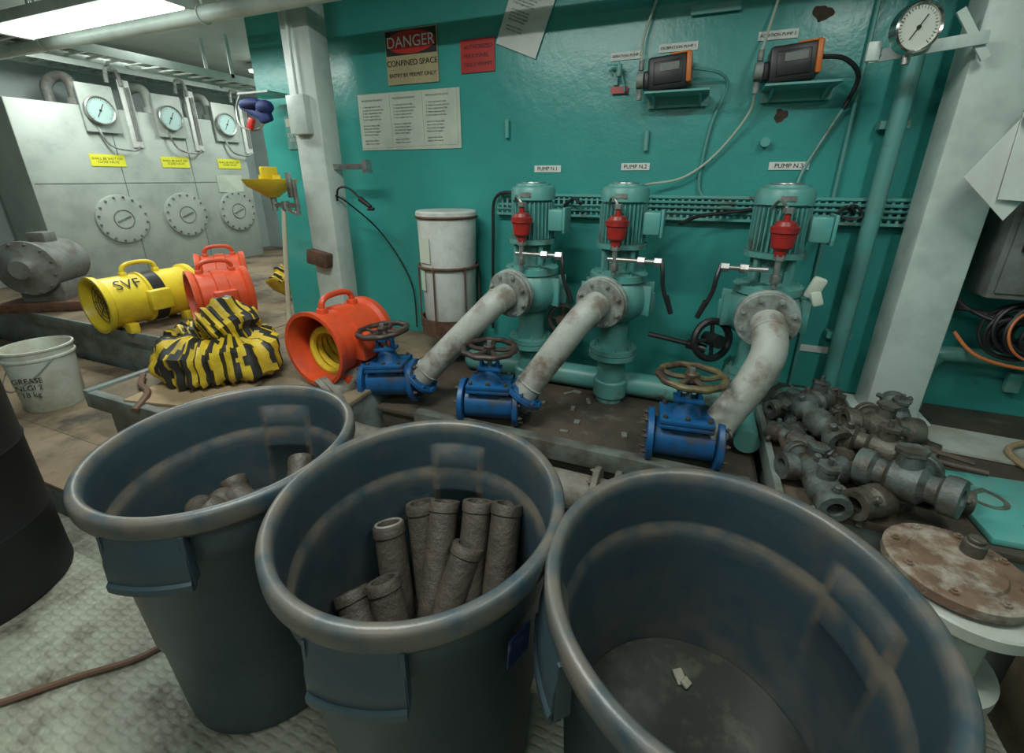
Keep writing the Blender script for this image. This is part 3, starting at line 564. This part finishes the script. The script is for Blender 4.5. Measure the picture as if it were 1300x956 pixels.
duct('yellow_black_duct_hose',[(-.33,-.05,.15),(-.30,.10,.15),(-.10,.20,.15),(.12,.16,.15),(.24,-.02,.15),(.10,-.14,.15),(-.10,-.19,.15),(-.22,-.06,.17),(-.10,.08,.24),(.02,.12,.31),(.08,.03,.35),(.04,-.07,.30)],.122,(-2.27,1.48,.5),rings=230,turns=46,scale=.80,fr=.50)
duct('yellow_black_duct_hose',[(-.10,-.12,.12),(-.09,.0,.20),(-.04,.05,.25),(.04,.05,.25),(.09,.0,.20),(.10,-.12,.12)],.10,(-3.15,2.85,.5),rings=80,turns=16)
# ------------------------------------------------------------------ bucket, black drum, hoses
g=G('white_bucket',(-3.52,1.24,.2),scale=1.05); b=B(); b.lathe([(0,0),(.128,0),(.132,.01),(.148,.30),(.156,.302),(.156,.312),(.150,.318),(.151,.345),(.158,.35),(.158,.36),(.150,.362),(.145,.35),(.126,.02),(0,.015)],seg=40); g.add('pail',b,bucketm)
b=B(); b.tube([(.155,0,.31),(.13,-.10,.22),(.04,-.17,.15),(-.08,-.155,.17),(-.14,-.07,.26),(-.155,0,.31)],.003,seg=6); g.add('wire_handle',b,steel); g.text('label_text','GREASE\nNLGI 2\n18 kg',(.09,-.118,.16),.04,ink,rot=(87,0,38))
g=G('black_drum',(-2.40,.42,0)); b=B(); b.lathe([(0,0),(.28,0),(.287,.012),(.285,.03),(.285,.29),(.289,.30),(.285,.31),(.285,.58),(.289,.59),(.285,.60),(.285,.86),(.292,.87),(.292,.885),(.28,.885),(.275,.865),(0,.865)],seg=56); g.add('drum_shell',b,blackd)
cab('floor_hose',[(-2.0,.02,.012),(-1.8,.22,.012),(-1.65,.38,.012),(-1.5,.55,.012),(-1.45,.9,.012)],.010,brownhose)
cab('deck_hose',[(-2.62,1.28,.52),(-2.50,1.20,.52),(-2.40,1.17,.52),(-2.33,1.12,.52),(-2.28,1.04,.50)],.015,brownhose)
cab('air_hose',[(1.35,1.88,.52),(1.22,1.95,.515),(1.20,2.06,.53),(1.32,2.16,.53),(1.5,2.2,.53),(1.8,2.15,.53)],.011,cardb)
# ------------------------------------------------------------------ left cabinet with dials
g=G('gauge_cabinet',(-5.8,3.4,.5)); b=B(); b.box((0,0,.82),(.6,2.2,1.64),bev=.015); g.add('cabinet_body',b,cabm)
b=B()
for y in(-.36,.36): b.box((.302,y,.82),(.004,.006,1.6))
b.box((.302,0,.95),(.004,2.15,.006)); g.add('panel_seams',b,greydeck)
for i,y in enumerate((-.48,.17,.82)):
    b=B(); T=Matrix.Translation((.30,y,.60))@Matrix.Rotation(R(90),4,'Y'); b.lathe([(0,.035),(.12,.035),(.21,.03),(.235,.025),(.24,.0)],T,40); b.ring((.325,y,.60),(1,0,0),.19,.006); g.add('port_cover_%d'%i,b,cabm)
    b=B(); b.bolts((.325,y,.60),(1,0,0),.215,16,.012,.012); b.ring((.335,y,.60),(1,0,0),.09,.006); b.box((.335,y,.60),(.012,.14,.015),(20,0,0)); g.add('port_bolts_%d'%i,b,greym)
    b=B(); b.box((.304,y+.02,1.16),(.004,.30,.11)); g.add('yellow_label_%d'%i,b,ylabel); g.text('yl_text_%d'%i,'SHALL BE SHUT OFF\nCLOSE VALVE',(.3065,y+.02,1.16),.03,ink,rot=(90,0,90))
    b=B(); b.box((.31,y+.33,1.60),(.02,.10,.62),bev=.006); g.add('thermometer_plate_%d'%i,b,white_pl)
    b=B(); b.cyl((.325,y+.33,1.36),(.325,y+.33,1.84),.012,seg=8); b.box((.322,y+.36,1.6),(.002,.02,.5)); g.add('thermometer_tube_%d'%i,b,greym)
    b=B(); b.tube([(.34,y+.33,1.30),(.36,y+.25,1.26),(.36,y+.05,1.30),(.34,y-.02,1.5)],.010); b.tube([(.33,y+.3,1.85),(.33,y+.28,1.98),(.33,y+.2,1.98),(.33,y+.18,1.86)],.018); g.add('gauge_tubing_%d'%i,b,grimy)
    b=B(); b.box((.33,y+.05,1.62),(.03,.30,.42),bev=.01); g.add('gauge_plate_%d'%i,b,cabm)
    b=B(); b.tube([(.0,y-.15,1.64),(.0,y-.15,1.80),(.05,y-.10,1.88),(.15,y-.06,1.88),(.2,y-.05,1.80),(.2,y-.05,1.68)],.045,seg=14); b.cyl((.2,y-.05,1.64),(.2,y-.05,1.70),.07); g.add('vent_gooseneck_%d'%i,b,greym if i==0 else cabm)
for i,y in enumerate((-.45,.20,.85)): gauge('dial_gauge',(-5.42,3.4+y,2.10),.125,(0,0,90),rim=steel,fm=dialteal)
g=G('blue_print_notice',(-5.495,4.2,1.43)); b=B(); b.box((0,0,0),(.004,.34,.2)); g.add('sheet',b,papery)
g=G('hydraulic_motor',(-4.85,1.98,.56),(0,0,35),scale=.85); b=B(); T=Matrix.Translation((0,-.25,.34))@Matrix.Rotation(R(90),4,'X')
b.lathe([(0,.14),(.08,.14),(.10,.12),(.12,.10),(.20,.07),(.24,.06),(.24,.02),(.21,0),(.21,-.45),(0,-.45)],T,40); b.bolts((0,-.31,.34),(0,-1,0),.22,12,.012,.014)
b.box((0,0,.09),(.34,.45,.18),bev=.01); b.box((.0,.0,.58),(.14,.16,.10),bev=.01); g.add('motor_body',b,greym)
b=B(); b.box((.0,.0,-.025),(.7,.60,.085),bev=.005); g.add('skid',b,rust)
g=G('hydraulic_pipework',(-5.6,1.35,.2)); b=B()
for i in range(4): b.tube([(-.4,.1*i-.2,1.1-.2*i),(-.1,.1*i-.2,1.0-.2*i),(.0,.1*i-.2,.8-.15*i),(.1,.1*i-.2,.3),(.1,.1*i-.2,0)],.03,seg=12)
g.add('pipes',b,greym)
b=B()
for i in range(6): b.cyl((-.55+.2*i,-.2+.05*(i%2),.03),(-.35+.2*i,.15,.06),.03,seg=10)
b.box((0,0,.03),(1.0,.3,.05)); b.box((.3,-.05,.09),(.3,.2,.1),(0,0,15),bev=.01); single('black_tool_pile',b,black,loc=(-4.6,2.85,.5))
# ------------------------------------------------------------------ ceiling stuff
g=G('fluorescent_fixture',(-3.2,1.80,2.33)); b=B(); b.box((0,0,.03),(1.42,.17,.06),bev=.008); b.box((-.72,0,.0),(.02,.17,.08)); b.box((.72,0,.0),(.02,.17,.08)); g.add('housing',b,white_p)
b=B(); b.box((0,0,-.022),(1.38,.15,.045),bev=.018); g.add('diffuser',b,lampm)
b=B()
for x in(-.5,.5): b.cyl((x,0,.06),(x,0,.37),.008)
g.add('hangers',b,steel)
g=G('ceiling_pipe',(-2.6,2.03,2.32)); b=B(); b.cyl((-3.5,0,0),(3.5,0,0),.04,seg=20); b.cyl((-3.5,.12,.06),(.3,.12,.06),.02,seg=12)
for x in(-3,-1.5,0,1.5,3): b.cyl((x,0,0),(x,0,.38),.008); b.ring((x,0,0),(1,0,0),.043,.005,seg=20)
g.add('conduit',b,white_p)
g=G('overhead_cable_ladder',(-4.3,3.4,2.36)); b=B()
for x in(-.16,.16): b.box((x,0,0),(.012,3.3,.06))
for i in range(26): b.box((0,-1.6+i*.128,-.01),(.32,.02,.012))
for y in(-1.2,0,1.2): 
    for x in(-.16,.16): b.box((x,y,.17),(.012,.03,.34))
g.add('ladder',b,white_p)
b=B()
for i in range(7): b.tube([(-.13+i*.042,-1.65,.015),(-.13+i*.04,0,.02+.005*(i%2)),(-.12+i*.04,1.7,.015)],.014,seg=8)
g.add('cables',b,greym)
g=G('overhead_cable_ladder',(-5.75,3.2,2.52)); b=B()
for x in(-.16,.16): b.box((x,0,0),(.012,3.8,.06))
for i in range(30): b.box((0,-1.8+i*.125,-.01),(.32,.02,.012))
for i in range(5): b.tube([(-.1+i*.05,-1.85,.02),(-.1+i*.05,0,.02),(-.1+i*.05,1.85,.02)],.015,seg=8)
for y in(-1.2,0,1.2): b.box((.16,y,.09),(.012,.03,.18))
g.add('ladder',b,white_p)
g=G('far_equipment',(-3.9,4.95,.5)); b=B(); b.box((0,0,.7),(.5,.3,1.2),bev=.02); b.box((.75,.05,1.2),(.3,.2,.5),bev=.01); b.cyl((-.7,.1,0),(-.7,.1,2.1),.06); g.add('panels',b,white_w)
b=B(); b.box((0,-.155,.9),(.2,.01,.15)); b.box((.75,-.055,1.25),(.12,.01,.1)); g.add('screens',b,greym)
def fixture(x,y,z,rz,L,power,name='ceiling_or_fill_fixture'):
    g=G(name,(x,y,z),(0,0,rz)); b=B(); b.box((0,0,.035),(L,.2,.05),bev=.005); g.add('housing',b,white_p); b=B(); b.box((0,0,0),(L*.96,.16,.03),bev=.01); g.add('diffuser',b,lampm)
    ld=bpy.data.lights.new('tube_lamp','AREA'); ld.shape='RECTANGLE'; ld.size=L*.95; ld.size_y=.15; ld.energy=power; ld.color=(.94,1,.94)
    o=bpy.data.objects.new('tube_lamp',ld); bpy.context.collection.objects.link(o); o.parent=g.e; o.location=(0,0,-.02)
fixture(-1.0,.55,2.62,0,1.3,42); fixture(.75,.7,2.62,90,1.2,16); fixture(-.3,-1.1,2.62,0,1.3,15); fixture(-4.6,2.6,2.62,0,1.2,36); fixture(-4.3,4.3,2.62,0,1.2,38)  # the one behind the camera is an added fill for the back wall
ld=bpy.data.lights.new('tube_lamp','AREA'); ld.shape='RECTANGLE'; ld.size=1.35; ld.size_y=.14; ld.energy=20; ld.color=(.94,1,.94)
o=bpy.data.objects.new('fixture_lamp',ld); bpy.context.collection.objects.link(o); o.parent=bpy.data.objects['fluorescent_fixture']; o.location=(0,0,-.05)
# ------------------------------------------------------------------ right pile of fittings
def fitting(b,p,yaw,pitch,L,r,kind):
    T=Matrix.Translation(Vector(p))@Euler((0,R(pitch),R(yaw))).to_matrix().to_4x4()
    A=T@Matrix.Rotation(R(90),4,'Y')
    w=r*.6
    b.lathe([(w*.9,-L/2+.06),(w,-L/2),(r*1.15,-L/2),(r*1.18,-L/2+.01),(r*1.18,-L/2+.04),(r*.85,-L/2+.05),(r*.8,-L*.2),(r*1.2,-L*.14),(r*1.25,0),(r*1.2,L*.14),(r*.8,L*.2),(r*.85,L/2-.05),(r*1.18,L/2-.04),(r*1.18,L/2-.01),(r*1.15,L/2),(w,L/2),(w*.9,L/2-.06),(0,L/2-.06)],A,24)
    for sx in(-1,1):
        if kind!=2:
            for k in range(3):
                a=2*math.pi*k/3+yaw; q0=T@Vector((sx*(L/2-.025),r*1.1*math.cos(a),r*1.1*math.sin(a))); q1=T@Vector((sx*(L/2-.025),r*1.75*math.cos(a),r*1.75*math.sin(a))); b.cyl(q0,q1,r*.28,seg=8,bev=.003)
    if kind!=1:
        b.cyl(T@Vector((0,0,0)),T@Vector((0,0,r*1.9)),r*.7,seg=16,bev=.003); b.cyl(T@Vector((0,0,r*1.9)),T@Vector((0,0,r*2.2)),r*.85,seg=6)
    if kind==0:
        b.cyl(T@Vector((0,0,r*2.0)),T@Vector((0,0,r*2.8)),r*.2,seg=8)
    if kind==2:
        b.cyl(T@Vector((0,0,0)),T@Vector((0,r*2.4,0)),r*.8,seg=16,bev=.003); b.cyl(T@Vector((0,r*2,0)),T@Vector((0,r*2.6,0)),r*1.1,seg=20,bev=.003)
g=G('pile_of_pipe_fittings',(.60,1.78,.5))
ba=B(); bb=B()
L1=[(-.12,.30,30,2),(.04,.31,100,0),(.19,.25,160,1),(-.13,.14,80,0),(.02,.16,20,1),(.20,.13,-20,2),(-.14,-.02,140,1),(.02,.0,60,0),(.20,-.02,100,1),(-.13,-.18,20,2),(.03,-.16,120,0),(.18,-.17,-10,1),(-.12,-.29,100,0),(.02,-.30,40,1)]
for i,(xx,yy,yaw,k) in enumerate(L1):
    fitting(ba if i%3 else bb,(xx,yy,.06),yaw,random.uniform(-6,6),random.uniform(.19,.25),random.uniform(.032,.042),k)
L2=[(-.06,.22,60,0,.040),(.12,.08,10,2,.042),(-.08,.02,110,1,.040),(.08,-.10,150,0,.040),(.20,.19,80,0,.036)]
for i,(xx,yy,yaw,k,r) in enumerate(L2):
    fitting(ba if i%2 else bb,(xx,yy,.135),yaw,random.uniform(-12,12),.25,r,k)
fitting(bb,(.09,-.27,.13),-35,-6,.25,.050,2)
g.add('brass_fittings',ba,brassy); g.add('grey_fittings',bb,brassy2)
b=B(); b.tube([(.22,.06,.09),(.30,.03,.09),(.37,.0,.09)],.010,seg=8); b.cyl((-.20,.1,.05),(-.19,-.1,.05),.014); b.cyl((.18,-.08,.12),(.34,-.13,.13),.010); b.cyl((-.1,.36,.10),(.06,.38,.14),.010); g.add('lever_bars',b,iron)
g=G('teal_stencilled_plate',(1.11,1.66,.513),(0,0,4)); b=B(); b.box((0,0,0),(.44,.36,.022),bev=.004); g.add('plate',b,teal_l); g.text('stencil','SD 3',(-.12,0,.0125),.15,stencil,rot=(0,0,-55),ext=.001)
g=G('blind_flange_stack',(.735,1.27,0)); b=B(); b.lathe([(0,.52),(.09,.52),(.145,.52),(.15,.525),(.15,.55),(.145,.555),(.10,.555),(.095,.562),(0,.562)],seg=48); b.bolts((0,0,.555),(0,0,1),.125,8,.010,.008); g.add('rusty_flange',b,rustflange)
b=B(); b.cyl((.05,.05,.562),(.05,.05,.60),.025,seg=16,bev=.003);b.cyl((.05,.05,.60),(.05,.05,.612),.018,seg=16,bev=.003); g.add('loose_coupling',b,brassy)
b=B(); b.lathe([(0,.468),(.155,.468),(.16,.474),(.16,.505),(.155,.51),(.06,.51),(0,.518)],Matrix.Translation((.02,-.02,0)),48); b.cyl((.0,-.02,.26),(.0,-.02,.47),.10,seg=36,bev=.004); b.lathe([(0,.23),(.15,.23),(.15,.26),(0,.26)],Matrix.Translation((.0,-.02,0)),40); b.cyl((0,-.02,0),(0,-.02,.23),.1,seg=30); g.add('white_spool',b,plate_w)
g=G('timber_offcuts',(1.38,1.15,0)); b=B(); b.box((0,0,.15),(.8,.4,.3),bev=.005); b.box((.05,.0,.33),(.7,.12,.05),(0,0,14),bev=.004); b.box((-.1,.1,.33),(.6,.1,.05),(0,0,-10),bev=.004); b.box((0,.02,.38),(.5,.09,.04),(0,0,40),bev=.004); g.add('boards',b,ply)
g=G('round_flange_plate',(.56,2.29,.5)); b=B(); b.lathe([(0,0),(.1,0),(.105,.005),(.105,.02),(.1,.025),(.05,.025),(.045,.05),(0,.05)],seg=36); b.bolts((0,0,.025),(0,0,1),.085,8,.008,.01); g.add('flange',b,teal_p)
b=B()
for i in range(14):
    x=random.uniform(-.5,.45); y=random.uniform(-.25,.2); b.box((x,y,.004),(random.uniform(.02,.06),random.uniform(.01,.03),.006),(0,0,random.uniform(0,180)))
single('scrap_on_plinth',b,scrapm,loc=(-.45,2.0,.401))
# ------------------------------------------------------------------ world + camera
w=bpy.data.worlds.new('World'); bpy.context.scene.world=w; w.use_nodes=True; w.node_tree.nodes['Background'].inputs[0].default_value=(.5,.6,.58,1); w.node_tree.nodes['Background'].inputs[1].default_value=.05
cd=bpy.data.cameras.new('camera'); cd.sensor_width=36; cd.lens=36*570/1300; cd.shift_y=-45/1300; cd.clip_start=.02
co=bpy.data.objects.new('camera',cd); bpy.context.collection.objects.link(co); co.location=(0,0,1.5); co.rotation_euler=(R(70),0,R(22)); bpy.context.scene.camera=co
vs=bpy.context.scene.view_settings; vs.view_transform='Standard'; vs.exposure=0
